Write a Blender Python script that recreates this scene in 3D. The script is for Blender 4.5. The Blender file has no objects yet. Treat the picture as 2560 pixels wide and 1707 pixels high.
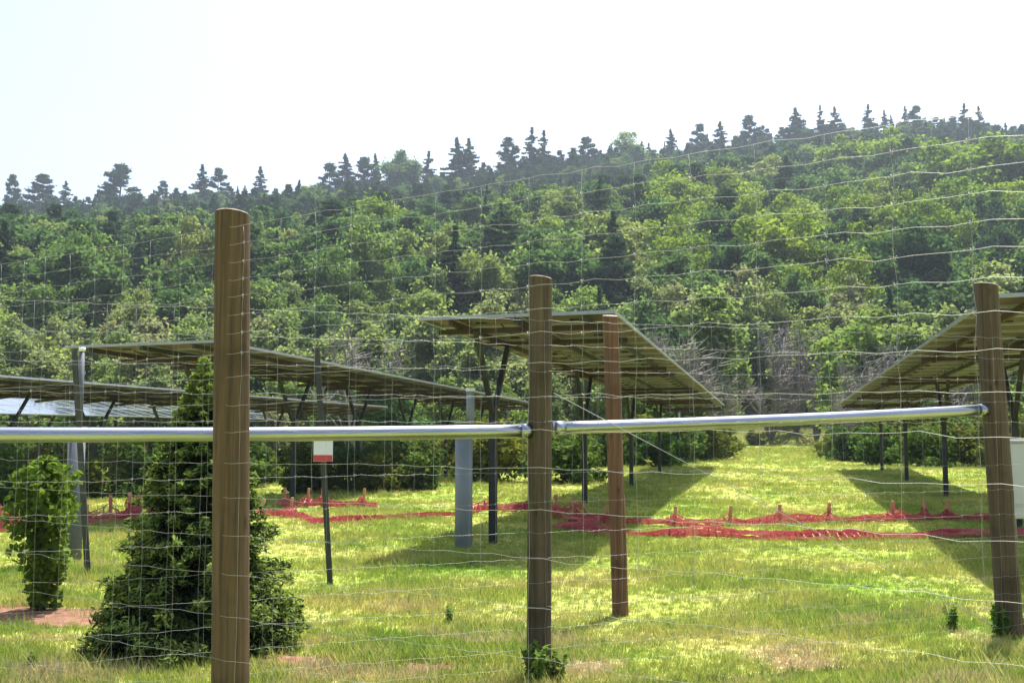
import bpy, math, random
import numpy as np
from mathutils import Vector
random.seed(7)
R = np.random.RandomState(11)
SC = bpy.context.scene
COL = SC.collection

# ------------------------------------------------------------ camera, world, sun, exposure
F = 2600.0
EYE = 1.72
TH = math.atan(211.5 / F)
cam = bpy.data.cameras.new('camera'); cam_o = bpy.data.objects.new('camera', cam); COL.objects.link(cam_o)
cam.sensor_width = 36.0; cam.lens = 36.0 * F / 2560.0
cam.clip_start = 0.05; cam.clip_end = 6000
cam_o.location = (0, 0, EYE); cam_o.rotation_euler = (math.pi / 2 + TH, 0, 0)
SC.camera = cam_o

SUN_EL, SUN_AZ = math.radians(67), math.radians(27)
w = bpy.data.worlds.new('World'); SC.world = w; w.use_nodes = True
nt = w.node_tree; nt.nodes.clear()
sky = nt.nodes.new('ShaderNodeTexSky'); sky.sky_type = 'NISHITA'; sky.sun_disc = False
sky.sun_elevation = SUN_EL; sky.sun_rotation = SUN_AZ
sky.air_density = 1.0; sky.dust_density = 4.0; sky.ozone_density = 1.0
bg = nt.nodes.new('ShaderNodeBackground'); bg.inputs['Strength'].default_value = 0.118
wo = nt.nodes.new('ShaderNodeOutputWorld')
nt.links.new(sky.outputs[0], bg.inputs[0]); nt.links.new(bg.outputs[0], wo.inputs[0])

sun = bpy.data.lights.new('sun', 'SUN'); sun.energy = 4.6; sun.angle = math.radians(0.53); sun.color = (1, 0.95, 0.87)
sun_o = bpy.data.objects.new('sun', sun); COL.objects.link(sun_o)
sdir = Vector((math.sin(SUN_AZ) * math.cos(SUN_EL), math.cos(SUN_AZ) * math.cos(SUN_EL), math.sin(SUN_EL)))
sun_o.rotation_euler = (-sdir).to_track_quat('-Z', 'Y').to_euler(); sun_o.location = (30, -20, 60)

SC.view_settings.view_transform = 'Standard'; SC.view_settings.look = 'None'
SC.view_settings.gamma = 1.0; SC.view_settings.exposure = 1.3
SC.view_settings.use_curve_mapping = False
SC.render.engine = 'CYCLES'
SC.cycles.max_bounces = 6; SC.cycles.transmission_bounces = 4; SC.cycles.volume_bounces = 0
SC.cycles.transparent_max_bounces = 6
SC.cycles.use_denoising = True
SC.cycles.volume_step_rate = 4

# ------------------------------------------------------------ helpers
def W(px, py, Y):
    """world point on the sight line of a photograph pixel, at depth Y"""
    r, u = (px - 1280) / F, (853.5 - py) / F
    d = Vector((r, math.cos(TH) - u * math.sin(TH), math.sin(TH) + u * math.cos(TH)))
    return Vector((0, 0, EYE)) + d * (Y / d.y)
def PX(p):
    v = Vector(p) - Vector((0, 0, EYE))
    fw = v.y * math.cos(TH) + v.z * math.sin(TH); up = -v.y * math.sin(TH) + v.z * math.cos(TH)
    return 1280 + F * v.x / fw, 853.5 - F * up / fw

def tag(o, label=None, cat=None, group=None, kind=None):
    if label: o['label'] = label
    if cat: o['category'] = cat
    if group: o['group'] = group
    if kind: o['kind'] = kind
    return o
def empty(name, loc, label, cat, group=None, rz=0.0):
    o = bpy.data.objects.new(name, None); COL.objects.link(o); o.location = loc; o.rotation_euler = (0, 0, rz)
    o.empty_display_size = 0.1
    return tag(o, label, cat, group)
class MB:
    def __init__(s): s.v = []; s.f = []; s.m = []
    def add(s, vs, fs, mi=0):
        b = len(s.v); s.v += [tuple(v) for v in vs]; s.f += [tuple(b + i for i in f) for f in fs]; s.m += [mi] * len(fs)
    def box(s, a, b, mi=0):
        x0, y0, z0 = a; x1, y1, z1 = b
        s.add([(x0,y0,z0),(x1,y0,z0),(x1,y1,z0),(x0,y1,z0),(x0,y0,z1),(x1,y0,z1),(x1,y1,z1),(x0,y1,z1)],
              [(0,3,2,1),(4,5,6,7),(0,1,5,4),(1,2,6,5),(2,3,7,6),(3,0,4,7)], mi)
    def tube(s, pts, r, n=6, mi=0, cap=True):
        pts = [Vector(p) for p in pts]; k = len(pts)
        rr = r if isinstance(r, (list, tuple)) else [r] * k
        vs = []; fs = []; up = Vector((0, 0, 1)); 
        for i, p in enumerate(pts):
            t = (pts[min(i + 1, k - 1)] - pts[max(i - 1, 0)]).normalized()
            a = t.cross(up if abs(t.z) < 0.95 else Vector((1, 0, 0))).normalized(); b = t.cross(a)
            for j in range(n):
                q = 2 * math.pi * j / n
                vs.append(p + a * math.cos(q) * rr[i] + b * math.sin(q) * rr[i])
        for i in range(k - 1):
            for j in range(n):
                fs.append((i*n+j, i*n+(j+1)%n, (i+1)*n+(j+1)%n, (i+1)*n+j))
        if cap: fs.append(tuple(range(n))[::-1]); fs.append(tuple((k-1)*n + j for j in range(n)))
        s.add(vs, fs, mi)
    def bar(s, p, q, wx, wz, mi=0):
        p, q = Vector(p), Vector(q); t = (q - p).normalized()
        a = t.cross(Vector((0, 0, 1)) if abs(t.z) < 0.95 else Vector((0, 1, 0))).normalized(); b = t.cross(a)
        vs = []
        for c in (p, q):
            for sx, sz in ((-1,-1),(1,-1),(1,1),(-1,1)): vs.append(c + a*sx*wx/2 + b*sz*wz/2)
        s.add(vs, [(0,1,2,3),(7,6,5,4),(0,4,5,1),(1,5,6,2),(2,6,7,3),(3,7,4,0)], mi)
    def mesh(s, name, mats, smooth=False):
        me = bpy.data.meshes.new(name); me.from_pydata(s.v, [], s.f)
        for m in (mats if isinstance(mats, (list, tuple)) else [mats]): me.materials.append(m)
        me.polygons.foreach_set('material_index', s.m)
        if smooth: me.polygons.foreach_set('use_smooth', [True] * len(s.f))
        me.update(); return me
    def build(s, name, mats, parent=None, smooth=False):
        return put(name, s.mesh(name, mats, smooth), parent)
def put(name, me, parent=None, loc=None):
    o = bpy.data.objects.new(name, me); COL.objects.link(o)
    if parent: o.parent = parent
    if loc is not None: o.location = loc
    return o
def quads_mesh(name, V, mats, mi=None):
    """V: (n,4,3) array of free quads"""
    n = len(V); me = bpy.data.meshes.new(name)
    me.vertices.add(n * 4); me.vertices.foreach_set('co', V.reshape(-1).astype(np.float32))
    me.loops.add(n * 4); me.loops.foreach_set('vertex_index', np.arange(n * 4, dtype=np.int32))
    me.polygons.add(n); me.polygons.foreach_set('loop_start', np.arange(0, n * 4, 4, dtype=np.int32))
    for m in mats: me.materials.append(m)
    if mi is not None: me.polygons.foreach_set('material_index', np.asarray(mi, dtype=np.int32))
    me.update(calc_edges=True); return me
def cards(P, N, size, rs, aspect=1.6):
    """leaf quads (rhombic) at P facing roughly N"""
    n = len(P); N = N / (np.linalg.norm(N, axis=1, keepdims=True) + 1e-9)
    a = np.cross(N, rs.normal(size=(n, 3))); a /= np.linalg.norm(a, axis=1, keepdims=True) + 1e-9
    b = np.cross(N, a); s = (np.asarray(size) * rs.uniform(.65, 1.35, n))[:, None]
    return np.stack([P - a*s*.5*aspect, P - b*s*.5 + a*s*.1, P + a*s*.5*aspect, P + b*s*.5 + a*s*.1], 1)

# ------------------------------------------------------------ materials
def mat(name):
    m = bpy.data.materials.new(name); m.use_nodes = True; m.node_tree.nodes.clear()
    return m, m.node_tree.nodes, m.node_tree.links
def ramp(N, stops):
    r = N.new('ShaderNodeValToRGB'); e = r.color_ramp.elements
    while len(e) < len(stops): e.new(0.5)
    for i, (p, c) in enumerate(stops): e[i].position = p; e[i].color = (*c, 1)
    return r
def simple(name, c, rough=.6, metal=0.0, var=.25, scale=(6, 6, 6), bump=0.0, spec=.4):
    m, N, L = mat(name)
    o = N.new('ShaderNodeOutputMaterial'); p = N.new('ShaderNodeBsdfPrincipled'); L.new(p.outputs[0], o.inputs[0])
    tc = N.new('ShaderNodeTexCoord'); mp = N.new('ShaderNodeMapping'); mp.inputs['Scale'].default_value = scale
    nz = N.new('ShaderNodeTexNoise'); nz.inputs['Scale'].default_value = 1; nz.inputs['Detail'].default_value = 6
    L.new(tc.outputs['Object'], mp.inputs[0]); L.new(mp.outputs[0], nz.inputs['Vector'])
    r = ramp(N, [(.25, tuple(x * (1 - var) for x in c)), (.75, tuple(min(1, x * (1 + var)) for x in c))])
    L.new(nz.outputs['Fac'], r.inputs[0]); L.new(r.outputs[0], p.inputs['Base Color'])
    p.inputs['Roughness'].default_value = rough; p.inputs['Metallic'].default_value = metal
    p.inputs['Specular IOR Level'].default_value = spec
    if bump:
        bp = N.new('ShaderNodeBump'); bp.inputs['Strength'].default_value = bump; bp.inputs['Distance'].default_value = .02
        L.new(nz.outputs['Fac'], bp.inputs['Height']); L.new(bp.outputs[0], p.inputs['Normal'])
    return m
def leaf(name, c0, c1, trans=.42, nscale=.5, c2=None):
    m, N, L = mat(name)
    o = N.new('ShaderNodeOutputMaterial'); d = N.new('ShaderNodeBsdfDiffuse'); t = N.new('ShaderNodeBsdfTranslucent')
    mx = N.new('ShaderNodeMixShader'); mx.inputs[0].default_value = trans
    oi = N.new('ShaderNodeObjectInfo'); g = N.new('ShaderNodeNewGeometry')
    nz = N.new('ShaderNodeTexNoise'); nz.inputs['Scale'].default_value = nscale; nz.inputs['Detail'].default_value = 4
    L.new(g.outputs['Position'], nz.inputs['Vector'])
    r = ramp(N, [(0, c0), (1, c1)] if c2 is None else [(0, c0), (.7, c1), (1, c2)]); L.new(oi.outputs['Random'], r.inputs[0])
    hs = N.new('ShaderNodeHueSaturation')
    mr = N.new('ShaderNodeMapRange'); mr.inputs[1].default_value = .3; mr.inputs[2].default_value = .7; mr.inputs[3].default_value = .72; mr.inputs[4].default_value = 1.3
    L.new(nz.outputs['Fac'], mr.inputs[0]); L.new(mr.outputs[0], hs.inputs['Value']); L.new(r.outputs[0], hs.inputs['Color'])
    L.new(hs.outputs[0], d.inputs[0])
    tr = N.new('ShaderNodeMix'); tr.data_type = 'RGBA'; tr.blend_type = 'MULTIPLY'; tr.inputs[0].default_value = 1
    L.new(hs.outputs[0], tr.inputs[6]); tr.inputs[7].default_value = (1.25, 1.3, .7, 1)
    L.new(tr.outputs[2], t.inputs[0])
    L.new(d.outputs[0], mx.inputs[1]); L.new(t.outputs[0], mx.inputs[2]); L.new(mx.outputs[0], o.inputs[0])
    return m

M_BARK = simple('bark', (.09, .07, .05), .9, var=.4, scale=(8, 8, 2), bump=.5)
M_LIGHT = leaf('light_leaf', (.10, .165, .058), (.165, .225, .078), trans=.52, c2=(.185, .21, .095))
M_FEATH = leaf('feathery_leaf', (.13, .185, .085), (.20, .245, .12), trans=.52, c2=(.20, .21, .135))
M_BRIGHT = leaf('bright_leaf', (.12, .185, .03), (.18, .24, .042), trans=.5)
M_MID = leaf('mid_leaf', (.045, .095, .042), (.095, .155, .06), trans=.5)
M_PINE = leaf('needle', (.034, .068, .044), (.062, .105, .058), trans=.25)
M_SPRUCE = leaf('spruce_needle', (.028, .045, .018), (.032, .05, .02), trans=.2, nscale=3)
M_TIP = leaf('spruce_tip', (.17, .23, .06), (.18, .24, .065), trans=.35, nscale=3)
M_SAP = leaf('sapling_leaf', (.095, .15, .03), (.11, .17, .035), trans=.55, nscale=3)
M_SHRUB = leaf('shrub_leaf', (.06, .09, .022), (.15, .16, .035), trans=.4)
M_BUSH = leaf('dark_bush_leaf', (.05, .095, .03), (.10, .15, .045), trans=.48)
M_WEED = leaf('weed_leaf', (.10, .18, .035), (.14, .21, .045), trans=.5, nscale=2)
M_TWIG = simple('dead_twig', (.20, .18, .17), .9, var=.3)

def wood_mat(name, c, dark):
    m, N, L = mat(name)
    o = N.new('ShaderNodeOutputMaterial'); p = N.new('ShaderNodeBsdfPrincipled'); L.new(p.outputs[0], o.inputs[0])
    tc = N.new('ShaderNodeTexCoord'); mp = N.new('ShaderNodeMapping'); mp.inputs['Scale'].default_value = (45, 45, 1.3)
    nz = N.new('ShaderNodeTexNoise'); nz.inputs['Scale'].default_value = 1; nz.inputs['Detail'].default_value = 8; nz.inputs['Roughness'].default_value = .65
    L.new(tc.outputs['Object'], mp.inputs[0]); L.new(mp.outputs[0], nz.inputs['Vector'])
    n2 = N.new('ShaderNodeTexNoise'); n2.inputs['Scale'].default_value = 3.2; n2.inputs['Detail'].default_value = 3
    L.new(tc.outputs['Object'], n2.inputs['Vector'])
    r = ramp(N, [(.3, dark), (.5, c), (.72, tuple(min(1, x * 1.5) for x in c))]); L.new(nz.outputs['Fac'], r.inputs[0])
    r2 = ramp(N, [(.3, (.62, .6, .55)), (.5, (1, 1, 1)), (.68, (1.0, .95, .9)), (.8, (.6, .66, .5))]); L.new(n2.outputs['Fac'], r2.inputs[0])
    mu = N.new('ShaderNodeMix'); mu.data_type = 'RGBA'; mu.blend_type = 'MULTIPLY'; mu.inputs[0].default_value = 1
    L.new(r.outputs[0], mu.inputs[6]); L.new(r2.outputs[0], mu.inputs[7])
    vo = N.new('ShaderNodeTexVoronoi'); vo.inputs['Scale'].default_value = 1; mp2 = N.new('ShaderNodeMapping'); mp2.inputs['Scale'].default_value = (9, 9, 3.2)
    L.new(tc.outputs['Object'], mp2.inputs[0]); L.new(mp2.outputs[0], vo.inputs['Vector'])
    kr = ramp(N, [(.0, (.25, .2, .16)), (.16, (1, 1, 1))]); L.new(vo.outputs['Distance'], kr.inputs[0])
    mk = N.new('ShaderNodeMix'); mk.data_type = 'RGBA'; mk.blend_type = 'MULTIPLY'; mk.inputs[0].default_value = .8
    L.new(mu.outputs[2], mk.inputs[6]); L.new(kr.outputs[0], mk.inputs[7]); L.new(mk.outputs[2], p.inputs['Base Color'])
    p.inputs['Roughness'].default_value = .85; p.inputs['Specular IOR Level'].default_value = .25
    bp = N.new('ShaderNodeBump'); bp.inputs['Strength'].default_value = .6; bp.inputs['Distance'].default_value = .006
    L.new(nz.outputs['Fac'], bp.inputs['Height']); L.new(bp.outputs[0], p.inputs['Normal'])
    return m
M_WOOD = wood_mat('brown_post_wood', (.094, .06, .037), (.04, .026, .017))
M_WOODG = wood_mat('grey_brown_post_wood', (.092, .067, .044), (.045, .033, .023))
M_WOODR = wood_mat('red_brown_post_wood', (.15, .08, .046), (.08, .044, .028))
M_ENDG = simple('end_grain', (.30, .26, .20), .9, var=.45, scale=(40, 40, 40))
M_GALV = simple('galvanised_steel', (.33, .35, .40), .3, metal=1.0, var=.10, scale=(3, 3, 3), spec=.5)
M_WIRE = simple('fence_wire_steel', (.36, .36, .36), .5, metal=.35, var=.15, scale=(10, 10, 10))
M_POLE = simple('grey_painted_steel', (.20, .215, .245), .6, metal=.0, var=.15, scale=(2, 2, 1))
M_DARK = simple('dark_steel', (.035, .036, .042), .55, metal=.3, var=.3)
M_STAKE = simple('stake_steel', (.05, .052, .05), .6, metal=.2, var=.3)
M_ALU = simple('aluminium_frame', (.30, .31, .36), .4, metal=.4, var=.08)
M_BACK = simple('panel_back', (.10, .062, .078), .6, var=.3, scale=(.8, .8, .8))
M_RUST = simple('rusty_beam', (.05, .028, .022), .8, var=.4, scale=(3, 3, 3))
M_WHITE = simple('white_enamel_and_lit_top', (.74, .74, .77), .45, var=.04)  # enamel of the sign plate, and sunlight coloured onto the pole tops
M_CAB = simple('cabinet_paint', (.42, .42, .48), .5, var=.05)
M_RED = simple('red_sign_print', (.55, .06, .07), .5, var=.1)
M_GREYP = simple('grey_sign_print', (.35, .35, .37), .6, var=.1)
def glass_mat():
    m, N, L = mat('panel_glass')
    o = N.new('ShaderNodeOutputMaterial'); p = N.new('ShaderNodeBsdfPrincipled'); L.new(p.outputs[0], o.inputs[0])
    p.inputs['Base Color'].default_value = (.02, .028, .05, 1); p.inputs['Roughness'].default_value = .12
    p.inputs['IOR'].default_value = 2.0; p.inputs['Specular IOR Level'].default_value = .9
    p.inputs['Coat Weight'].default_value = 1.0; p.inputs['Coat Roughness'].default_value = .04
    return m
M_GLASS = glass_mat()
def plastic(name, stops):
    m, N, L = mat(name)
    o = N.new('ShaderNodeOutputMaterial'); d = N.new('ShaderNodeBsdfPrincipled'); t = N.new('ShaderNodeBsdfTranslucent')
    mx = N.new('ShaderNodeMixShader'); mx.inputs[0].default_value = .3
    g = N.new('ShaderNodeNewGeometry'); nz = N.new('ShaderNodeTexNoise'); nz.inputs['Scale'].default_value = 1.3; nz.inputs['Detail'].default_value = 5
    L.new(g.outputs['Position'], nz.inputs['Vector']); r = ramp(N, stops); L.new(nz.outputs['Fac'], r.inputs[0])
    L.new(r.outputs[0], d.inputs['Base Color']); L.new(r.outputs[0], t.inputs[0]); d.inputs['Roughness'].default_value = .45
    L.new(d.outputs[0], mx.inputs[1]); L.new(t.outputs[0], mx.inputs[2]); L.new(mx.outputs[0], o.inputs[0])
    return m
M_NET = plastic('faded_red_plastic', [(.3, (.44, .045, .08)), (.5, (.50, .11, .11)), (.68, (.55, .26, .17))])

def field_color(N, L):
    """shared colour field of the meadow: green, yellow-green and straw patches"""
    g = N.new('ShaderNodeNewGeometry')
    a = N.new('ShaderNodeTexNoise'); a.inputs['Scale'].default_value = .42; a.inputs['Detail'].default_value = 5; a.inputs['Roughness'].default_value = .6
    b = N.new('ShaderNodeTexNoise'); b.inputs['Scale'].default_value = 1.15; b.inputs['Detail'].default_value = 5
    mp = N.new('ShaderNodeMapping'); mp.inputs['Scale'].default_value = (1, 1.6, 0); L.new(g.outputs['Position'], mp.inputs[0])
    L.new(mp.outputs[0], a.inputs['Vector']); L.new(mp.outputs[0], b.inputs['Vector'])
    r = ramp(N, [(.34, (.20, .305, .055)), (.5, (.315, .37, .09)), (.66, (.40, .39, .14))]); L.new(a.outputs['Fac'], r.inputs[0])
    s = ramp(N, [(.51, (0, 0, 0)), (.63, (1, 1, 1))]); L.new(b.outputs['Fac'], s.inputs[0])
    # straw only in the grazed strip between the fences
    mr = N.new('ShaderNodeSeparateXYZ'); L.new(g.outputs['Position'], mr.inputs[0])
    band = N.new('ShaderNodeValToRGB'); be = band.color_ramp.elements; be[0].position = .0; be[0].color = (.15,)*3 + (1,); be[1].position = 1; be[1].color = (.08,)*3 + (1,)
    e = be.new(.2); e.color = (.95,)*3 + (1,); e = be.new(.42); e.color = (.6,)*3 + (1,); e = be.new(.7); e.color = (.2,)*3 + (1,)
    q = N.new('ShaderNodeMapRange'); q.inputs[1].default_value = 6.2; q.inputs[2].default_value = 13; L.new(mr.outputs['Y'], q.inputs[0]); L.new(q.outputs[0], band.inputs[0])
    mm = N.new('ShaderNodeMath'); mm.operation = 'MULTIPLY'; L.new(s.outputs[0], mm.inputs[0]); L.new(band.outputs[0], mm.inputs[1])
    return g, r.outputs[0], mm.outputs[0], mr
def ground_mat():
    m, N, L = mat('meadow_ground')
    o = N.new('ShaderNodeOutputMaterial'); p = N.new('ShaderNodeBsdfPrincipled'); L.new(p.outputs[0], o.inputs[0])
    g, c, straw, sep = field_color(N, L)
    fine = N.new('ShaderNodeTexNoise'); fine.inputs['Scale'].default_value = 14; fine.inputs['Detail'].default_value = 8; L.new(g.outputs['Position'], fine.inputs['Vector'])
    fr = ramp(N, [(.3, (.55, .55, .5)), (.7, (1.15, 1.15, 1.1))]); L.new(fine.outputs['Fac'], fr.inputs[0])
    soil = ramp(N, [(.35, (.26, .16, .11)), (.6, (.42, .32, .22))]); L.new(fine.outputs['Fac'], soil.inputs[0])
    mx = N.new('ShaderNodeMix'); mx.data_type = 'RGBA'; L.new(straw, mx.inputs[0]); L.new(c, mx.inputs[6]); L.new(soil.outputs[0], mx.inputs[7])
    mu = N.new('ShaderNodeMix'); mu.data_type = 'RGBA'; mu.blend_type = 'MULTIPLY'; mu.inputs[0].default_value = 1
    L.new(mx.outputs[2], mu.inputs[6]); L.new(fr.outputs[0], mu.inputs[7])
    # forest floor beyond the field
    q = N.new('ShaderNodeMapRange'); q.inputs[1].default_value = 84; q.inputs[2].default_value = 92; L.new(sep.outputs['Y'], q.inputs[0])
    ff = N.new('ShaderNodeMix'); ff.data_type = 'RGBA'; L.new(q.outputs[0], ff.inputs[0]); L.new(mu.outputs[2], ff.inputs[6]); ff.inputs[7].default_value = (.045, .05, .022, 1)
    L.new(ff.outputs[2], p.inputs['Base Color']); p.inputs['Roughness'].default_value = 1; p.inputs['Specular IOR Level'].default_value = 0
    return m
def grass_mat():
    m, N, L = mat('meadow_grass')
    o = N.new('ShaderNodeOutputMaterial'); d = N.new('ShaderNodeBsdfDiffuse'); t = N.new('ShaderNodeBsdfTranslucent')
    mx = N.new('ShaderNodeMixShader'); mx.inputs[0].default_value = .5
    g, c, straw, sep = field_color(N, L); oi = N.new('ShaderNodeObjectInfo')
    s2 = N.new('ShaderNodeMath'); s2.operation = 'MULTIPLY'; s2.inputs[1].default_value = .95; L.new(straw, s2.inputs[0])
    mc = N.new('ShaderNodeMix'); mc.data_type = 'RGBA'; L.new(s2.outputs[0], mc.inputs[0]); L.new(c, mc.inputs[6]); mc.inputs[7].default_value = (.48, .40, .24, 1)
    rv = ramp(N, [(0, (.62, .72, .7)), (.6, (1.05, 1.0, .9)), (1, (1.35, 1.2, 1.0))]); L.new(oi.outputs['Random'], rv.inputs[0])
    mu = N.new('ShaderNodeMix'); mu.data_type = 'RGBA'; mu.blend_type = 'MULTIPLY'; mu.inputs[0].default_value = 1
    L.new(mc.outputs[2], mu.inputs[6]); L.new(rv.outputs[0], mu.inputs[7])
    L.new(mu.outputs[2], d.inputs[0]); L.new(mu.outputs[2], t.inputs[0]); L.new(d.outputs[0], mx.inputs[1]); L.new(t.outputs[0], mx.inputs[2]); L.new(mx.outputs[0], o.inputs[0])
    return m
M_GROUND = ground_mat(); M_GRASS = grass_mat()

# ------------------------------------------------------------ terrain
UX, UY = 0.2436, 0.9699                      # direction of the solar rows in plan
def row_pt(a, l, z): return Vector((a * UX + l * UY, a * UY - l * UX, z))
YR = 415.0
_tl = [(-700, 500), (-300, 495), (0, 482), (330, 475), (620, 462), (760, 455), (900, 432), (1100, 415), (1300, 388), (1420, 368), (1560, 345), (1750, 330), (1900, 300),
       (2050, 292), (2250, 285), (2400, 285), (2560, 300), (2900, 300), (3400, 380)]
_rx = np.array([W(x, y, YR).x for x, y in _tl]); _rz = np.array([W(x, y + 86, YR).z for x, y in _tl])
def sstep(a, b, x):
    t = np.clip((x - a) / (b - a), 0, 1); return t * t * (3 - 2 * t)
def terrain(X, Y):
    X = np.asarray(X, float); Y = np.asarray(Y, float)
    ridge = np.interp(X, _rx, _rz)
    t = np.clip((Y - 86) / (YR - 86), 0, 1.0)
    s = t ** 1.0
    back = 1 - .6 * sstep(YR + 25, YR + 420, Y)
    h = ridge * s * back
    h = h + 2.2 * np.sin(X * .045 + 1) * np.sin(Y * .037) * sstep(130, 220, Y)
    l = X * UY - Y * UX
    h = h - .45 * sstep(-8, -26, l) * (1 - sstep(60, 84, Y)) + .05 * np.sin(X * .7) * np.sin(Y * .55 + 1) * sstep(9, 16, Y) * (1 - sstep(60, 84, Y))
    return h
def gz(x, y): return float(terrain(x, y))
def build_ground():
    xs = np.concatenate([np.linspace(-2600, -420, 12, endpoint=False), np.linspace(-420, -60, 50, endpoint=False), np.linspace(-60, 60, 90, endpoint=False), np.linspace(60, 420, 50, endpoint=False), np.linspace(420, 2600, 13)])
    ys = np.concatenate([np.linspace(-400, -10, 10, endpoint=False), np.linspace(-10, 60, 90, endpoint=False), np.linspace(60, 460, 90, endpoint=False), np.linspace(460, 3000, 24)])
    X, Y = np.meshgrid(xs, ys); Z = terrain(X, Y); nx, ny = len(xs), len(ys)
    V = np.stack([X, Y, Z], -1).reshape(-1, 3)
    i = np.arange(nx * ny).reshape(ny, nx)
    Fq = np.stack([i[:-1, :-1], i[:-1, 1:], i[1:, 1:], i[1:, :-1]], -1).reshape(-1, 4)
    me = bpy.data.meshes.new('ground'); me.from_pydata(V.tolist(), [], Fq.tolist()); me.materials.append(M_GROUND)
    me.polygons.foreach_set('use_smooth', [True] * len(Fq))
    tag(put('ground', me), 'sunlit meadow rising into the wooded hillside', 'ground', kind='structure')
build_ground()

M_SOIL = simple('bare_soil', (.19, .105, .075), 1.0, var=.4, scale=(9, 9, 9), bump=.4, spec=.0)
SOIL = []
def soil(px, py, rx, ry, seed):
    rs = np.random.RandomState(seed); Y = F * EYE / (py - 1065); x = W(px, 1065, Y).x; n = 40; SOIL.append((x, Y, rx, ry)); vs = [(x, Y, gz(x, Y) + .006)]; p = rs.uniform(0, 6.28, 4)
    for ring in (.5, 1.0):
        for j in range(n):
            a = 2 * math.pi * j / n; k = ring * (1 + .22 * math.sin(3*a + p[0]) + .14 * math.sin(5*a + p[1]) + .1 * math.sin(9*a + p[2])); X_, Y_ = x + rx * k * math.cos(a), Y + ry * k * math.sin(a)
            vs.append((X_, Y_, gz(X_, Y_) + (.006 if ring < 1 else .003)))
    fs = [(0, 1 + j, 1 + (j+1) % n) for j in range(n)] + [(1 + j, 1 + n + j, 1 + n + (j+1) % n, 1 + (j+1) % n) for j in range(n)]
    b = MB(); b.add(vs, fs); tag(b.build('soil_patch', M_SOIL), 'patch of bare reddish soil in the grass', 'soil', kind='structure')
soil(60, 1530, .95, .55, 1); soil(260, 1545, .55, .25, 2); soil(480, 1625, .95, .35, 3); soil(760, 1640, .35, .2, 4); soil(1130, 1655, .5, .14, 5)

# ------------------------------------------------------------ geometry-node scatter (only for uncountable stuff)
def scatter(name, pts, rot, scl, idx, templates, label, cat):
    me = bpy.data.meshes.new(name); n = len(pts)
    me.vertices.add(n); me.vertices.foreach_set('co', np.asarray(pts, np.float32).reshape(-1))
    a = me.attributes.new('rot', 'FLOAT_VECTOR', 'POINT'); a.data.foreach_set('vector', np.asarray(rot, np.float32).reshape(-1))
    a = me.attributes.new('scl', 'FLOAT_VECTOR', 'POINT'); a.data.foreach_set('vector', np.asarray(scl, np.float32).reshape(-1))
    a = me.attributes.new('idx', 'INT', 'POINT'); a.data.foreach_set('value', np.asarray(idx, np.int32))
    o = put(name, me); tag(o, label, cat, kind='stuff')
    ng = bpy.data.node_groups.new(name, 'GeometryNodeTree')
    ng.interface.new_socket('Geometry', in_out='INPUT', socket_type='NodeSocketGeometry')
    ng.interface.new_socket('Geometry', in_out='OUTPUT', socket_type='NodeSocketGeometry')
    N, L = ng.nodes, ng.links
    gi, go = N.new('NodeGroupInput'), N.new('NodeGroupOutput')
    iop = N.new('GeometryNodeInstanceOnPoints'); L.new(gi.outputs[0], iop.inputs['Points'])
    g2i = N.new('GeometryNodeGeometryToInstance')
    for t in reversed(templates):
        oi = N.new('GeometryNodeObjectInfo'); oi.inputs['Object'].default_value = t
        L.new(oi.outputs['Geometry'], g2i.inputs[0])
    L.new(g2i.outputs[0], iop.inputs['Instance']); iop.inputs['Pick Instance'].default_value = True
    for at, dt, sock in (('rot', 'FLOAT_VECTOR', 'Rotation'), ('scl', 'FLOAT_VECTOR', 'Scale'), ('idx', 'INT', 'Instance Index')):
        na = N.new('GeometryNodeInputNamedAttribute'); na.data_type = dt; na.inputs['Name'].default_value = at
        L.new(na.outputs[0], iop.inputs[sock])
    L.new(iop.outputs[0], go.inputs[0])
    md = o.modifiers.new('scatter', 'NODES'); md.node_group = ng
    return o

# ------------------------------------------------------------ tree shapes
def broad_crown(seed, h, r, n, size, base=.18, lobes=16, flat=1.0):
    rs = np.random.RandomState(seed); P = []; Nn = []
    cz = h * (base + (1 - base) * .52); hz = h * (1 - base) * .5
    for k in range(lobes):
        d = rs.normal(size=3); d /= np.linalg.norm(d)
        f = rs.uniform(.2, .92)
        c = np.array([d[0]*r*f, d[1]*r*f, cz + d[2]*hz*f*1.05]); lr = r * rs.uniform(.15, .34)
        m = int(n / lobes * (lr / (r * .25)) ** 2)
        q = rs.normal(size=(m, 3)); q /= np.linalg.norm(q, axis=1, keepdims=True)
        q[:, 2] = np.abs(q[:, 2]) * np.where(rs.rand(m) < .66, 1, -1)
        rad = lr * np.where(rs.rand(m) < .12, rs.uniform(1.1, 1.9, m), rs.uniform(.25, 1.25, m) ** .6)
        P.append(c + q * rad[:, None] * np.array([1, 1, .85 * flat])); Nn.append(q * .7 + rs.normal(size=(m, 3)) * .75 + np.array([0, 0, .3]))
    P = np.concatenate(P); Nn = np.concatenate(Nn)
    return cards(P, Nn, size, rs)
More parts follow.
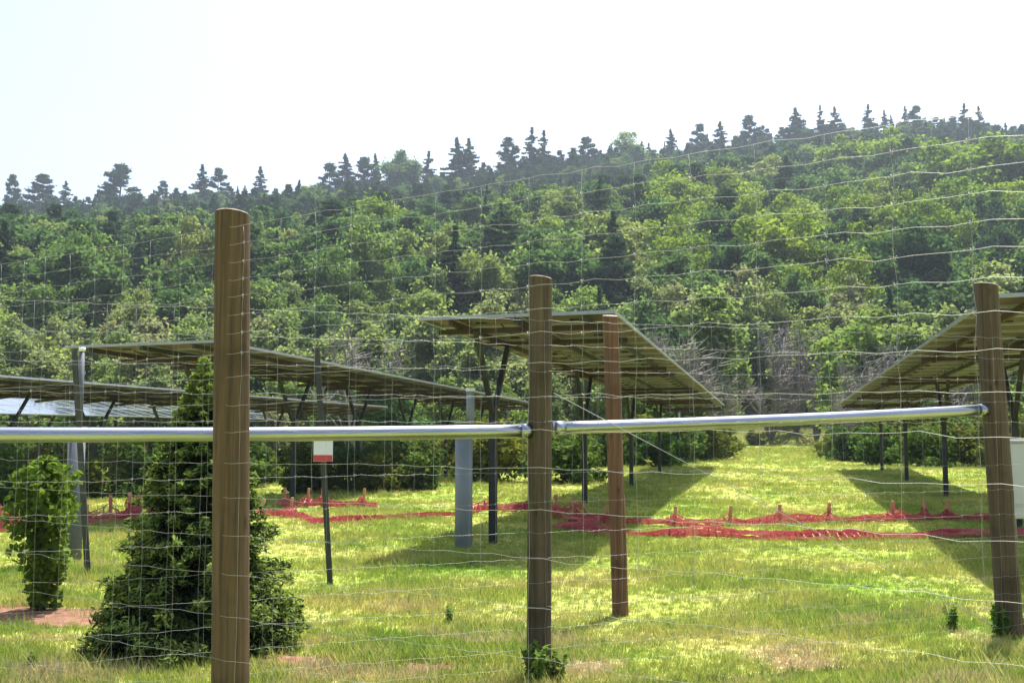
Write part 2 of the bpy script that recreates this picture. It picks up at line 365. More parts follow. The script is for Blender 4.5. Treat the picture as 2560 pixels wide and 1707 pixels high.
def spruce_crown(seed, h, r, n, size, base=.06, whorls=16, droop=.35, taper=1.0, asp=2.0, rag=.55, top=.06):
    rs = np.random.RandomState(seed); P = []; Nn = []; S = []
    tot = 0; br = []
    for k in range(whorls * 8):
        t = min(.99, rs.rand() ** 1.15); L_ = r * (1 - t) ** taper + r * top
        br.append((t, L_ * rs.uniform(rag, 1.12), rs.uniform(0, 2 * math.pi)))
    tot = sum(b[1] for b in br)
    for t, L_, az in br:
        m = max(5, int(n * L_ / tot)); s = rs.uniform(.08, 1, m) ** .8
        z0 = h * (base + (1 - base) * t)
        wdt = .2 * L_ * (1 - s) + .05 * L_
        side = rs.uniform(-1, 1, m) * wdt; dx, dy = math.cos(az), math.sin(az)
        dz = -droop * L_ * s + .22 * droop * L_ * s ** 3 * 2 + rs.normal(size=m) * .035 * L_ - np.abs(side) * .3
        P.append(np.stack([dx * L_ * s - dy * side, dy * L_ * s + dx * side, z0 + dz], 1))
        Nn.append(np.array([0, 0, 1]) + rs.normal(size=(m, 3)) * .6 + np.array([dx, dy, 0]) * .35); S.append(s)
    k = int(n * .015)
    P.append(np.stack([rs.normal(size=k)*.015*r, rs.normal(size=k)*.015*r, h * rs.uniform(.93, 1.04, k)], 1)); Nn.append(rs.normal(size=(k, 3))); S.append(np.ones(k))
    return cards(np.concatenate(P), np.concatenate(Nn), size, rs, asp), np.concatenate(S)
def pine_crown(seed, h, r, n, size, base=.2):
    rs = np.random.RandomState(seed); P = []; Nn = []
    lev = 11; br = []
    for k in range(lev):
        t = base + (1 - base) * k / lev
        prof = (1 - k / lev) ** .75 * (.75 + .45 * rs.rand()) + .16
        for j in range(rs.randint(4, 8)):
            br.append((t + rs.uniform(-.03, .03), r * prof * rs.uniform(.45, 1.15), rs.uniform(0, 6.283)))
    tot = sum(b[1] for b in br)
    for t, L_, az in br:
        m = max(6, int(n * L_ / tot)); s = rs.uniform(.2, 1, m) ** .6
        side = rs.normal(size=m) * .16 * L_ * (.4 + s); dx, dy = math.cos(az), math.sin(az)
        P.append(np.stack([dx*L_*s - dy*side, dy*L_*s + dx*side, h*t + .18*L_*s**2 + rs.normal(size=m)*.06*L_], 1))
        Nn.append(np.array([0, 0, 1]) + rs.normal(size=(m, 3)) * .7)
    k = int(n * .08)
    P.append(np.stack([rs.normal(size=k)*.09*r, rs.normal(size=k)*.09*r, h*rs.uniform(.88, 1.02, k)], 1)); Nn.append(rs.normal(size=(k, 3)) + np.array([0, 0, .5]))
    return cards(np.concatenate(P), np.concatenate(Nn), size, rs, 2.0)
def trunk_mesh(name, seed, h, r, r_top, limbs, reach):
    rs = np.random.RandomState(seed); b = MB()
    pts = [(0, 0, -.4)]; rad = [r * 1.25]
    for k in range(1, 7):
        pts.append((rs.normal()*r*.35, rs.normal()*r*.35, h*k/6)); rad.append(r + (r_top - r) * k / 6)
    b.tube(pts, rad, 7)
    for k in range(limbs):
        z = h * rs.uniform(.35, .9); az = rs.uniform(0, 6.283); L_ = reach * rs.uniform(.5, .95)
        b.tube([(0, 0, z), (math.cos(az)*L_*.5, math.sin(az)*L_*.5, z + L_*.35), (math.cos(az)*L_, math.sin(az)*L_, z + L_*.6)], [r*.4, r*.25, r*.08], 5)
    return b.mesh(name, M_BARK)

KIND = {}
def reg(key, crown, trunk, h, r): KIND.setdefault(key, []).append((crown, trunk, h, r))
for s in range(4):
    reg('light', quads_mesh('crown', broad_crown(100 + s, 11, 3.7, 11000, .25, .0, 44), [M_LIGHT]), trunk_mesh('trunk', s, 9, .17, .04, 7, 2.6), 11, 3.7)
for s in range(4):
    reg('feather', quads_mesh('crown', broad_crown(150 + s, 10, 2.5, 8500, .21, .0, 46), [M_FEATH]), trunk_mesh('trunk', 50 + s, 9, .12, .02, 12, 2.0), 10, 2.5)
for s in range(3):
    reg('bright', quads_mesh('crown', broad_crown(200 + s, 13, 5.0, 10000, .31, .1, 42), [M_BRIGHT]), trunk_mesh('trunk', 10 + s, 10, .24, .05, 8, 3.4), 13, 5)
for s in range(4):
    reg('mid', quads_mesh('crown', broad_crown(300 + s, 12, 4.2, 8500, .32, .08, 36), [M_MID]), trunk_mesh('trunk', 20 + s, 9.5, .22, .05, 7, 3), 12, 4.2)
for s in range(3):
    reg('spruce', quads_mesh('crown', spruce_crown(400 + s, 15, 4.0, 12000, .30, .05, 16, droop=.28, taper=.72, rag=.4)[0], [M_PINE]), trunk_mesh('trunk', 30 + s, 14, .2, .03, 0, 1), 15, 4.6)
for s in range(4):
    reg('pine', quads_mesh('crown', pine_crown(500 + s, 15, 4.4, 11000, .30, .12), [M_PINE]), trunk_mesh('trunk', 40 + s, 14.5, .22, .04, 0, 1), 15, 3.9)

def tree(name, kind, var, x, y, h, wid, rz, label, cat, group, z=None):
    crown, trunk, h0, r0 = KIND[kind][var % len(KIND[kind])]
    o = empty(name, (x, y, gz(x, y) if z is None else z), label, cat, group, rz)
    k = h / h0; o.scale = (k * wid, k * wid, k)
    put('crown', crown, o); put('trunk', trunk, o)
    return o

# landmark words for telling trees apart
LM = [(150, 'above the left solar row'), (420, 'left of the nearest post'), (600, 'behind the nearest post'), (820, 'right of the nearest post'),
      (1100, 'left of the middle post'), (1350, 'behind the middle post'), (1600, 'above the centre solar row'), (1900, 'above the grass lane'), (2180, 'left of the right post'), (2480, 'behind the right post')]
NUM = ['first', 'second', 'third', 'fourth', 'fifth', 'sixth', 'seventh', 'eighth', 'ninth', 'tenth', 'eleventh', 'twelfth', 'thirteenth', 'fourteenth', 'fifteenth', 'sixteenth', 'seventeenth', 'eighteenth', 'nineteenth', 'twentieth']
WORD = {'feather': ('pale feathery brush tree', 'brush_tree'), 'light': ('pale green tree', 'leafy_tree'), 'bright': ('yellow-green tree', 'leafy_tree'), 'mid': ('mid-green tree', 'leafy_tree'),
        'spruce': ('dark narrow spruce', 'spruce_tree'), 'pine': ('dark ragged pine', 'pine_tree')}

# ---- the hillside: jittered plan positions
cand = []
y = 56.0
while y < 428:
    step = 4.4 if y < 76 else (5.6 if y < 130 else (6.8 if y < 220 else 6.2))
    x = -(.56 * y + 14)
    while x < .56 * y + 14:
        cand.append((x + R.uniform(-.5, .5) * step, y + R.uniform(-.5, .5) * step)); x += step
    y += step * .92
spec = []
for x, y in cand:
    u = x / y; d = (y - 86) / (YR - 86); l = x * UY - y * UX
    if y < 92 and -3.6 < l < 4.0: continue
    g = math.sin(x * .05 + 1.3) + math.sin(y * .04 + x * .02) + R.normal() * .7
    q = R.rand()
    if y < 64:
        kind = 'feather' if q < .6 else ('light' if q < .97 else 'mid'); h = R.uniform(3, 7)
    elif y < 80:
        kind = 'feather' if q < .68 else ('light' if q < .97 else 'mid'); h = R.uniform(5.5, 10.5)
    elif y < 112:
        kind = 'feather' if q < .45 else ('light' if q < .82 else ('mid' if q < .95 else 'spruce')); h = R.uniform(7, 12)
    elif u > .14 and d < .56:
        kind = 'bright' if g > -.2 and q < .75 else ('mid' if q < .78 else ('light' if q < .9 else 'pine')); h = R.uniform(7, 15)
    elif d < .36:
        kind = 'mid' if q < .42 else ('bright' if g > .6 and q < .6 else ('light' if q < .74 else ('pine' if q < .9 else 'spruce'))); h = R.uniform(7, 15)
    else:
        kind = 'pine' if q < .44 else ('spruce' if q < .74 else ('mid' if q < .95 else 'light')); h = R.uniform(6, 11.5)
    spec.append([x, y, kind, h * (1.1 if kind in ('pine', 'spruce') else 1), R.uniform(.75, 1.35)])
# keep a strip clear round the explicit trees
EXPL = [  # px, py of the top, depth, kind, height, width, label words
 (32, 440, 405, 'pine', 13, .55, 'thin leaning pine at the left end of the ridge'),
 (108, 440, 400, 'pine', 15, .95, 'dark rounded pine on the ridge near the left edge'),
 (165, 458, 405, 'spruce', 12, .9, 'small dark pointed spruce between two ridge pines on the left'),
 (303, 416, 395, 'pine', 19, 1.25, 'tall white pine with spreading layered boughs on the left ridge'),
 (408, 455, 405, 'pine', 12, .7, 'short pine top halfway between the layered pine and the nearest post'),
 (506, 418, 395, 'spruce', 16, 1.0, 'dark spiky spruce on the ridge left above the nearest post'),
 (546, 424, 395, 'pine', 15, .8, 'lopsided pine on the ridge right above the nearest post'),
 (651, 422, 398, 'spruce', 14, .95, 'small dark fir on the ridge just right of the nearest post'),
 (825, 412, 390, 'pine', 18, .9, 'dark stout pine where the ridge starts climbing'),
 (863, 392, 392, 'spruce', 17, 1.0, 'pointed dark spruce first of the climbing ridge'),
 (912, 397, 395, 'pine', 15, .8, 'pine with thin crown beside a narrow ridge spruce'),
 (938, 391, 392, 'spruce', 15, .75, 'narrow dark spruce left of a bushy grey-green tree'),
 (1014, 378, 385, 'mid', 17, .8, 'bushy grey-green tree on the ridge left of the lone spruce'),
 (1072, 384, 380, 'spruce', 17, .95, 'lone dark conical spruce on the ridge left of centre'),
 (1142, 352, 375, 'spruce', 21, 1.1, 'tall blackish spruce, left one of the ridge pair'),
 (1172, 354, 378, 'spruce', 18, 1.0, 'tall blackish spruce, right one of the ridge pair'),
 (1271, 348, 378, 'pine', 17, .85, 'bare-stemmed pine standing out on the ridge near centre'),
 (1330, 325, 372, 'spruce', 21, .9, 'tallest dark spruce on the ridge, sharp pointed top'),
 (1360, 332, 376, 'spruce', 18, .9, 'dark spruce right beside the tallest ridge spruce'),
 (1465, 346, 385, 'pine', 18, .9, 'dark pine in the dip right of the tallest spruces'),
 (1568, 336, 395, 'bright', 13, .9, 'round leafy tree on the ridge right of centre'),
 (1676, 328, 395, 'spruce', 14, .9, 'slim dark spruce among round ridge trees right of centre'),
 (1750, 314, 398, 'pine', 14, .8, 'ragged pine on the rising ridge, left of a spruce pair'),
 (1800, 310, 398, 'spruce', 14, 1.0, 'dark spruce on the rising ridge before the crest'),
 (1872, 292, 398, 'pine', 14, .75, 'forked pine on the ridge before the crest'),
 (1988, 276, 396, 'spruce', 15, 1.3, 'broad dark spruce at the left end of the crest'),
 (2050, 268, 398, 'spruce', 14, .7, 'thin spire of spruce on the left part of the crest'),
 (2086, 272, 398, 'spruce', 14, 1.05, 'dark spruce second from a thin spire on the crest'),
 (2170, 266, 400, 'spruce', 14, 1.0, 'dark spruce in the middle of the crest'),
 (2210, 280, 400, 'spruce', 13, .8, 'low spruce tip right of mid crest'),
 (2262, 270, 400, 'spruce', 13, .75, 'narrow spruce spire right of mid crest'),
 (2290, 268, 400, 'pine', 13, .9, 'tufted pine beside a narrow spire on the crest'),
 (2410, 264, 398, 'spruce', 14, 1.0, 'tall dark spruce under the top wire at the right'),
 (2446, 270, 400, 'spruce', 13, .9, 'dark spruce under the top wire, right of the taller one'),
 # dark and bright trees inside the slope
 (1965, 398, 236, 'spruce', 15, 1.1, 'big dark spruce amid bright leafy trees on the right slope'),
 (2215, 318, 262, 'bright', 14.5, 1.05, 'large domed green tree under the crest at the right'),
 (2110, 335, 270, 'bright', 13, 1.0, 'rounded green tree left of the large domed one'),
 (2080, 425, 215, 'mid', 12, 1.15, 'dark shaded round tree right of the big slope spruce'),
 (2390, 355, 214, 'bright', 13, 1.05, 'bright lime tree high at the right, left one of two'),
 (2500, 330, 214, 'bright', 15, 1.2, 'bright lime tree high at the right edge, larger of two'),
 (1462, 480, 232, 'pine', 14, 1.0, 'very dark pine in mid slope right of the middle post'),
 (1350, 500, 225, 'mid', 12, 1.1, 'dark rounded tree in mid slope above the middle post'),
 (1830, 480, 190, 'bright', 11, 1.1, 'bright leafy tree below and left of the big slope spruce'),
 (2270, 480, 170, 'pine', 15, 1.0, 'thin grey-green pine with a bare trunk on the right slope'),
 (770, 545, 215, 'light', 13, 1.1, 'pale leafy tree right of the nearest post top'),
 (255, 525, 270, 'mid', 14, 1.2, 'dark rounded tree on the left slope'),
 (170, 548, 262, 'bright', 11, 1.2, 'bright green tree beside a dark one on the left slope'),
]
ex = []
for px, py, Y, kind, h, wd, lab in EXPL:
    t = W(px, py, Y); ex.append((t.x, Y))
    base = t.z - h; g = gz(t.x, Y)
    if base > g: h = t.z - g + .3; base = g - .3        # stretch down to the slope
    nm = WORD[kind][1]; 
    tree(nm, kind, int(px), t.x, Y, h, wd * 1.4, R.uniform(0, 6.28), lab, 'tree', 'trees on the wooded hill', z=base)
ex = np.array(ex)
spec = [s for s in spec if np.min((ex[:, 0] - s[0]) ** 2 + (ex[:, 1] - s[1]) ** 2) > 16]
# the nearest trees are things of their own
inframe = lambda s: -60 < PX((s[0], s[1], gz(s[0], s[1]) + s[3]*.6))[0] < 2620
near = [s for s in spec if inframe(s)]
near.sort(key=lambda s: s[1])
near = near[:250]; nid = set(id(s) for s in near); rest = [s for s in spec if id(s) not in nid]
desc = {}
for s in near:
    px, py = PX((s[0], s[1], gz(s[0], s[1]) + s[3]))
    lm = min(LM, key=lambda q: abs(q[0] - px))[1]
    tier = 'front-rank' if s[1] < 63 else ('second-rank' if s[1] < 70 else ('third-rank' if s[1] < 78 else 'higher-up'))
    size = 'small ' if s[3] < 4.6 else ('tall ' if s[3] > 8.5 else '')
    desc.setdefault((size, s[2], tier, lm), []).append((px, s))
for (size, kind, tier, lm), L_ in desc.items():
    L_.sort(key=lambda q: q[0])
    for i, (px, s) in enumerate(L_):
        lab = f"{tier} {size}{WORD[kind][0]} {lm}" + (f", {NUM[i]} from left" if len(L_) > 1 else '')
        tree(WORD[kind][1], s[2], R.randint(9), s[0], s[1], s[3], s[4], R.uniform(0, 6.28), lab, 'tree', 'trees on the wooded hill')
# the rest of the wood, one mass
order = []; tmpl = []; off = {}
for k in KIND:
    off[k] = len(tmpl)
    for (cm, tm, h0, r0) in KIND[k]:
        t = bpy.data.objects.new('crown', cm); tmpl.append(t)
pts, rot, scl, idx = [], [], [], []
for x, y, kind, h, wd in rest:
    v = R.randint(len(KIND[kind])); k = h / KIND[kind][v][2]
    pts.append((x, y, gz(x, y))); rot.append((0, 0, R.uniform(0, 6.28))); scl.append((k*wd, k*wd, k)); idx.append(off[kind] + v)
scatter('wood', pts, rot, scl, idx, tmpl, 'mixed wood of pines and leafy trees covering the far hillside', 'wood')

# ------------------------------------------------------------ grass
def tuft(seed, n, h, spread, wdt):
    rs = np.random.RandomState(seed); V = []
    for k in range(n):
        a = rs.uniform(0, 6.283); r0 = spread * rs.uniform(0, 1) ** .6; b = np.array([math.cos(a) * r0, math.sin(a) * r0, -.01])
        lean = rs.uniform(.1, .6); hh = h * rs.uniform(.5, 1.15); az = rs.uniform(0, 6.283)
        t = b + np.array([math.cos(az) * lean * hh, math.sin(az) * lean * hh, hh]); mid = b * .55 + t * .45 + np.array([0, 0, hh * .1])
        s = np.array([-math.sin(az + 1.2), math.cos(az + 1.2), 0]) * wdt
        V.append([b - s * .5, b + s * .5, mid + s * .5, mid - s * .5]); V.append([mid - s * .5, mid + s * .5, t + s * .06, t - s * .06])
    return bpy.data.objects.new('tuft', quads_mesh('tuft', np.array(V), [M_GRASS]))
T = [tuft(1, 18, .085, .11, .009), tuft(2, 16, .12, .11, .008), tuft(3, 16, .06, .13, .010), tuft(4, 9, .20, .07, .006)]
def field_noise(x, y): return np.sin(x*1.7+.3*y) + np.sin(y*2.3-x*.8+1) + .7*np.sin(x*4.1+2)*np.sin(y*3.7)
n = 90000
yy = 5.6 * (52 / 5.6) ** R.rand(n); xx = (R.rand(n) * 2 - 1) * (.53 * yy + 1.2)
zz = terrain(xx, yy); fn = field_noise(xx, yy)
lush = np.clip(1 - (yy - 5.6) / 2.6, 0, 1) * .55
sc_ = (.75 + .25 * np.clip(fn, -1, 1) + lush) * R.uniform(.7, 1.3, n) * np.clip(.62 + yy * .012, .68, 1.3)
for (sx, sy, rx, ry) in SOIL: sc_ = np.where(((xx - sx) / rx) ** 2 + ((yy - sy) / ry) ** 2 < R.uniform(.35, 1.2, n), sc_ * .25, sc_)
ix = R.choice(4, n, p=[.4, .27, .25, .08])
scatter('grass', np.stack([xx, yy, zz], 1), np.stack([R.normal(size=n)*.06, R.normal(size=n)*.06, R.uniform(0, 6.28, n)], 1), np.stack([sc_*1.1, sc_*1.1, sc_], 1), ix, T,
        'bright yellow-green meadow grass with dry straw patches', 'grass')
n = 36000
yy = 50 + 56 * R.rand(n) ** .8; xx = (R.rand(n) * 2 - 1) * (.53 * yy + 2)
scatter('grass', np.stack([xx, yy, terrain(xx, yy)], 1), np.stack([R.normal(size=n)*.06]*2 + [R.uniform(0, 6.28, n)], 1), np.stack([np.full(n, 2.2), np.full(n, 2.2), R.uniform(.7, 1.6, n)], 1), R.choice(4, n), T,
        'far meadow grass between the solar rows and the wood', 'grass')

# ------------------------------------------------------------ wooden fence posts
def post(px_t, py_t, px_b, Y, diam, m, label, seed, ztop=None, tilt_top=.012):
    rs = np.random.RandomState(seed)
    top = W(px_t, py_t, Y); bx = W(px_b, 1065, Y).x; base_z = gz(bx, Y)
    # lean measured between the top and the level of the ground in the picture
    o = empty('fence_post', (bx, Y, base_z), label, 'fence post', 'wooden fence posts')
    H = top.z - base_z; lean = (top.x - bx) / H
    n = 26; rings = 40; vs = []; fs = []
    ph = rs.uniform(0, 6.28, 5); cr = rs.uniform(0, 6.28, 4)
    for i in range(rings + 1):
        z = -.5 + (H + .5) * i / rings
        for j in range(n):
            q = 2 * math.pi * j / n
            r = diam / 2 * (1.03 - .05 * i / rings + .012 * math.sin(2*q + ph[0] + z*.6) + .010 * math.sin(3*q + ph[1] - z) + .006 * math.sin(7*q + ph[2] + 2*z))
            for c in cr:                                       # drying cracks
                dq = abs((q - c - .05 * math.sin(z*2) + math.pi) % (2*math.pi) - math.pi)
                if dq < .13: r -= .007
            zz = z + (tilt_top * math.cos(q + ph[3]) * (1 if i == rings else 0))
            vs.append((lean * z + r * math.cos(q), r * math.sin(q), zz))
    for i in range(rings):
        for j in range(n): fs.append((i*n+j, i*n+(j+1)%n, (i+1)*n+(j+1)%n, (i+1)*n+j))
    b = MB(); b.add(vs, fs); b.build('shaft', m, o, True)
    top_ring = [Vector(v) for v in vs[-n:]]; ctr = sum(top_ring, Vector()) / n
    b = MB(); ring2 = [ctr + (v - ctr) * .93 + Vector((0, 0, .006)) for v in top_ring]; ring3 = [ctr + (v - ctr) * .45 + Vector((0, 0, .006 + rs.uniform(-.002, .004))) for v in top_ring]
    b.add(top_ring + ring2 + ring3 + [ctr + Vector((0, 0, .004))], [(j, (j+1)%n, n+(j+1)%n, n+j) for j in range(n)] + [(n+j, n+(j+1)%n, 2*n+(j+1)%n, 2*n+j) for j in range(n)] + [(2*n+j, 2*n+(j+1)%n, 3*n) for j in range(n)])
    b.build('cut_end', M_ENDG, o)
    return o, lean
PA = W(582, 1065, 5.13)
postA, _ = post(581, 537, 594, 5.17, .178, M_WOOD, 'nearest and tallest round brown wooden post, left of centre', 1)
postB, _ = post(1352, 696, 1346, 7.27, .166, M_WOODG, 'middle grey-brown wooden post where the two steel rails meet', 2)
postC, _ = post(2464, 712, 2506, 8.77, .200, M_WOODG, 'dark wooden post at the right, at the end of the sloping rail', 3)
postD, _ = post(1526, 790, 1548, 9.68, .150, M_WOODR, 'thin reddish wooden post behind the rail, right of the middle post', 4)

# ------------------------------------------------------------ steel rails and brace wire
def rail(p, q, rad, label, name='steel_rail'):
    p, q = Vector(p), Vector(q)
    o = empty(name, p, label, 'rail', 'steel rails between the posts')
    b = MB(); k = 14; pts = [(q - p) * (i / k) + Vector((0, 0, -.012 * math.sin(math.pi * i / k))) for i in range(k + 1)]
    b.tube(pts, rad, 20); b.build('pipe', M_GALV, o, True)
    for e, s in ((Vector((0, 0, 0)), 1), (q - p, -1)):
        d = (q - p).normalized() * s; b = MB(); b.tube([e - d * .004, e + d * .07], rad * 1.12, 20); b.build('end_cap', M_GALV, o, True)
    return o
Lr = W(-330, 1086, 6.1); Rr = W(1325, 1077, 7.24)
rail(Lr, Rr, .047, 'level galvanised pipe rail passing behind the nearest post')
rail(W(1386, 1070, 7.33), W(2462, 1024, 8.70), .045, 'galvanised pipe rail sloping up from the middle post to the right post')
b = MB(); p0 = W(1384, 982, 7.22); p1 = W(2492, 1566, 8.64); b.tube([p0 + (p1 - p0) * (i / 6) for i in range(7)], .003, 6)
o = b.build('brace_wire', M_WIRE); tag(o, 'diagonal pale brace wire from the middle post down to the right post foot', 'wire')

# ------------------------------------------------------------ near woven wire fence
def wire_fence(name, A, B, heights, spacing, rad, label, crimp=.004, jit=.006, seed=3, sag=None, slope=0.0):
    rs = np.random.RandomState(seed)
    A, B = Vector(A), Vector(B); L_ = (B - A).length; d = (B - A).normalized()
    o = empty(name, (A.x, A.y, 0), label, 'wire fence'); ns = int(L_ / spacing)
    sx = [spacing * (i + .5) + rs.uniform(-.015, .015) for i in range(ns)]
    K = MB(); off = [rs.uniform(-jit, jit, len(heights)) for _ in sx]
    def hz(i, s): return heights[i] + (sag(s / L_) if sag else 0)
    for i in range(len(heights)):
        b = MB(); pts = [Vector((0, 0, hz(i, 0)))]
        for k, s in enumerate(sx):
            z = hz(i, s) + off[k][i] * (.25 if i == 0 else 1)
            pts += [d * (s - spacing * .28) + Vector((0, 0, z - crimp * rs.uniform(.3, 1.5))), d * s + Vector((0, 0, z)), d * (s + spacing * .25) + Vector((0, 0, z + crimp * rs.uniform(.3, 1.5)))]
        pts.append(d * L_ + Vector((0, 0, hz(i, L_))))
        b.tube(pts, rad * (1.15 if i == 0 else 1), 5); b.build('line_wire', M_WIRE, o, True)
    nrm = d.cross(Vector((0, 0, 1))) * rad * 1.9
    for k, s in enumerate(sx):
        b = MB(); pts = []
        for i in range(len(heights)):
            z = hz(i, s) + off[k][i]; dx = rs.uniform(-.006, .006)
            pts.append(d * (s + dx) + nrm + Vector((0, 0, z)))
            if i and i < 8:
                K.tube([d * (s - .006) + Vector((0, 0, z - .008)), d * (s + .006) + nrm * 1.5 + Vector((0, 0, z + .008))], rad * 1.5, 5)
                K.tube([d * (s - .006) + nrm * 1.5 + Vector((0, 0, z + .006)), d * (s + .004) + Vector((0, 0, z - .010))], rad * 1.5, 5)
        pts.append(Vector((pts[-1].x, pts[-1].y, 0.02)))
        b.tube(pts, rad * .8, 4); b.build('stay_wire', M_WIRE, o, True)
    if K.v:
        kk = K.build('wire_knots', M_WIRE, o, True); kk['kind'] = 'stuff'
    return o
def fpt(px):
    off = 430 + (px - 100) * .155; Y = 5.05 * 505 / off; return W(px, 1065, Y)
P1, P2 = fpt(100), fpt(2560); dv = (P2 - P1)
hts = [2.70, 2.612, 2.526, 2.44, 2.352, 2.262, 2.17, 2.07, 1.955, 1.825, 1.69, 1.54, 1.375, 1.195, 1.01, .81, .61, .41, .21, .04]
Afn, Bfn = P1 - dv * .3, P2 + dv * .22
wire_fence('woven_wire_fence', (Afn.x, Afn.y, 0), (Bfn.x, Bfn.y, 0), hts, .235, .0007, 'tall woven wire fence of pale crimped wires running in front of everything',
           sag=lambda t: -.012 * math.sin(math.pi * t * 2.2 + .4))
Bm = W(1346, 1065, 7.17); Cm = W(2506, 1065, 8.62); dm = (Cm - Bm)
A2, B2 = Bm - dm * 1.25, Cm + dm * .4
wire_fence('woven_wire_fence', (A2.x, A2.y, 0), (B2.x, B2.y, 0), [2.45, 2.28, 2.1, 1.92, 1.75, 1.4, 1.2, 1.0, .82, .66, .5, .36, .22, .1], .19, .0007,
           'second thinner wire fence along the middle and right posts', seed=9)

# ------------------------------------------------------------ solar rows
PITCH = 1.02
def panel_mesh(wd):
    b = MB(); t = .04; L_ = PITCH - .02; f = .03
    b.add([(f, f, -.004), (wd-f, f, -.004), (wd-f, L_-f, -.004), (f, L_-f, -.004)], [(3, 2, 1, 0)], 0)
    b.add([(f, f, .002), (wd-f, f, .002), (wd-f, L_-f, .002), (f, L_-f, .002)], [(0, 1, 2, 3)], 2)
    b.box((0, 0, -t), (wd, f, .006), 1); b.box((0, L_-f, -t), (wd, L_, .006), 1)
    b.box((0, f, -t), (f, L_-f, .006), 1); b.box((wd-f, f, -t), (wd, L_-f, .006), 1)
    b.box((wd*.5-.07, L_*.72, -.03), (wd*.5+.07, L_*.72+.1, -.006), 3)          # junction box
    return b.mesh('solar_panel', [M_BACK, M_ALU, M_GLASS, M_DARK])
PAN = {}
RZ = -math.atan2(UX, UY)
def solar_row(a0, a1, l0, l1, z0l, z0r, z1l, z1r, leg_l, legs, label, near_len=42, cols=2, leg_gap=7.7):
    """row from a0 to a1 along, l0..l1 across; heights of its left and right edge at both ends"""
    base = row_pt(a0, (l0 + l1) / 2, 0); g0 = gz(base.x, base.y)
    o = empty('solar_row', (base.x, base.y, g0), label, 'solar panels', 'rows of solar panels', RZ)
    cw = (l1 - l0) / cols; half = (l1 - l0) / 2
    pm = PAN.setdefault(round(cw, 3), panel_mesh(cw - .015))
    La = a1 - a0; n = int(La / PITCH)
    def zz(a, f): t = a / La; zl = z0l + (z1l - z0l) * t; zr = z0r + (z1r - z0r) * t; return zl + (zr - zl) * f - g0
    far = MB()
    for i in range(n):
        for c in range(cols):
            f0, f1 = c / cols, (c + 1) / cols
            x0, x1 = -half + cw * c, -half + cw * (c + 1); y0 = i * PITCH
            za, zb = zz(y0, f0), zz(y0, f1)
            if y0 < near_len:
                p = put('solar_panel', pm, o, (x0, y0, za)); slope = (zz(y0 + PITCH, f0) - za) / PITCH
                p.rotation_euler = (math.atan(slope), -math.atan2(zb - za, cw), 0)
            else:
                y1 = y0 + PITCH - .03; zc, zd = zz(y1, f1), zz(y1, f0); e = .015
                far.add([(x0+e, y0, za), (x1-e, y0, zb), (x1-e, y1, zc), (x0+e, y1, zd)], [(0, 1, 2, 3)], 2)
                far.add([(x0+e, y0, za-.036), (x1-e, y0, zb-.036), (x1-e, y1, zc-.036), (x0+e, y1, zd-.036)], [(3, 2, 1, 0)], 0)
                for (p, q) in (((x0+e, y0, za), (x0+e, y1, zd)), ((x1-e, y0, zb), (x1-e, y1, zc)), ((x0+e, y0, za), (x1-e, y0, zb))):
                    p2, q2 = (p[0], p[1], p[2]-.036), (q[0], q[1], q[2]-.036); far.add([p, q, q2, p2], [(0, 1, 2, 3), (3, 2, 1, 0)][:1], 1)
    if far.v:
        fo = far.build('far_panels', [M_BACK, M_ALU, M_GLASS], o); fo['kind'] = 'stuff'
    # purlins under the panels and rafters across
    for f in (.16, .5, .84):
        b = MB(); x = -half + (l1 - l0) * f
        b.bar((x, .05, zz(.05, f) - .085), (x, La - .1, zz(La - .1, f) - .085), .06, .08); b.build('purlin', M_DARK if f != .16 else M_RUST, o)
    b = MB(); cp = []
    for i in range(0, min(n, 30) * 2 + 1):
        a = .3 + i * PITCH / 2
        if a < La - .3: cp.append((-half + (l1 - l0) * .40, a, zz(a, .40) - .10 - (.07 if i % 2 else 0.0)))
    b.tube(cp, .014, 4); b.build('cable', M_DARK, o)
    k = 0; a = legs
    while a < min(La, 75):
        f = (leg_l - l0) / (l1 - l0); x = leg_l - (l0 + l1) / 2; zt = zz(a, f) - .12
        wp = row_pt(a0 + a, leg_l, 0); zg = gz(wp.x, wp.y) - g0
        b = MB(); b.bar((-half + .15, a - .9, zz(a - .9, .05) - .165), (half - .15, a - .9, zz(a - .9, .95) - .165), .07, .07)
        b.bar((-half + .15, a + .9, zz(a + .9, .05) - .165), (half - .15, a + .9, zz(a + .9, .95) - .165), .07, .07); b.build('rafter', M_RUST, o)
        zj = max(zg + .35, zt - 1.05)
        b = MB(); b.bar((x, a, zg - .4), (x, a, zj), .11, .09); b.build('leg', M_DARK, o)
        for sgn in (-1, 1):
            b = MB(); b.bar((x, a, zj - .18), (x, a + .93 * sgn, zz(a + .93 * sgn, f) - .15), .075, .06); b.build('strut', M_DARK, o)
        k += 1; a += leg_gap
    return o
E = EYE
solar_row(13.62, 46, -4.75, -2.0, E+1.5, E+1.53, E+.86, E+.89, -4.05, 1.35, 'centre solar row seen from below, behind the middle post')
solar_row(13.05, 45, 2.5, 5.4, E+1.53, E+1.58, E+.88, E+.93, 4.0, 6.4, 'right solar row seen from below, behind the right post')
solar_row(16.66, 44, -12.75, -9.6, E+1.48, E+1.53, E+.88, E+.93, -11.2, 2.4, 'left solar row sloping down behind the nearest post', leg_gap=4.0)
solar_row(15.5, 46, -20.0, -17.2, E+.92, E+1.22, E+.62, E+.9, -18.6, 3.0, 'lower solar row behind the left row, cut by the left edge', leg_gap=3.6)
solar_row(16.0, 52, -27.6, -24.8, E+1.12, E+.46, E+.95, E+.34, -26.2, 2.0, 'farthest left solar row tilted so its glass shines white', leg_gap=7.5)

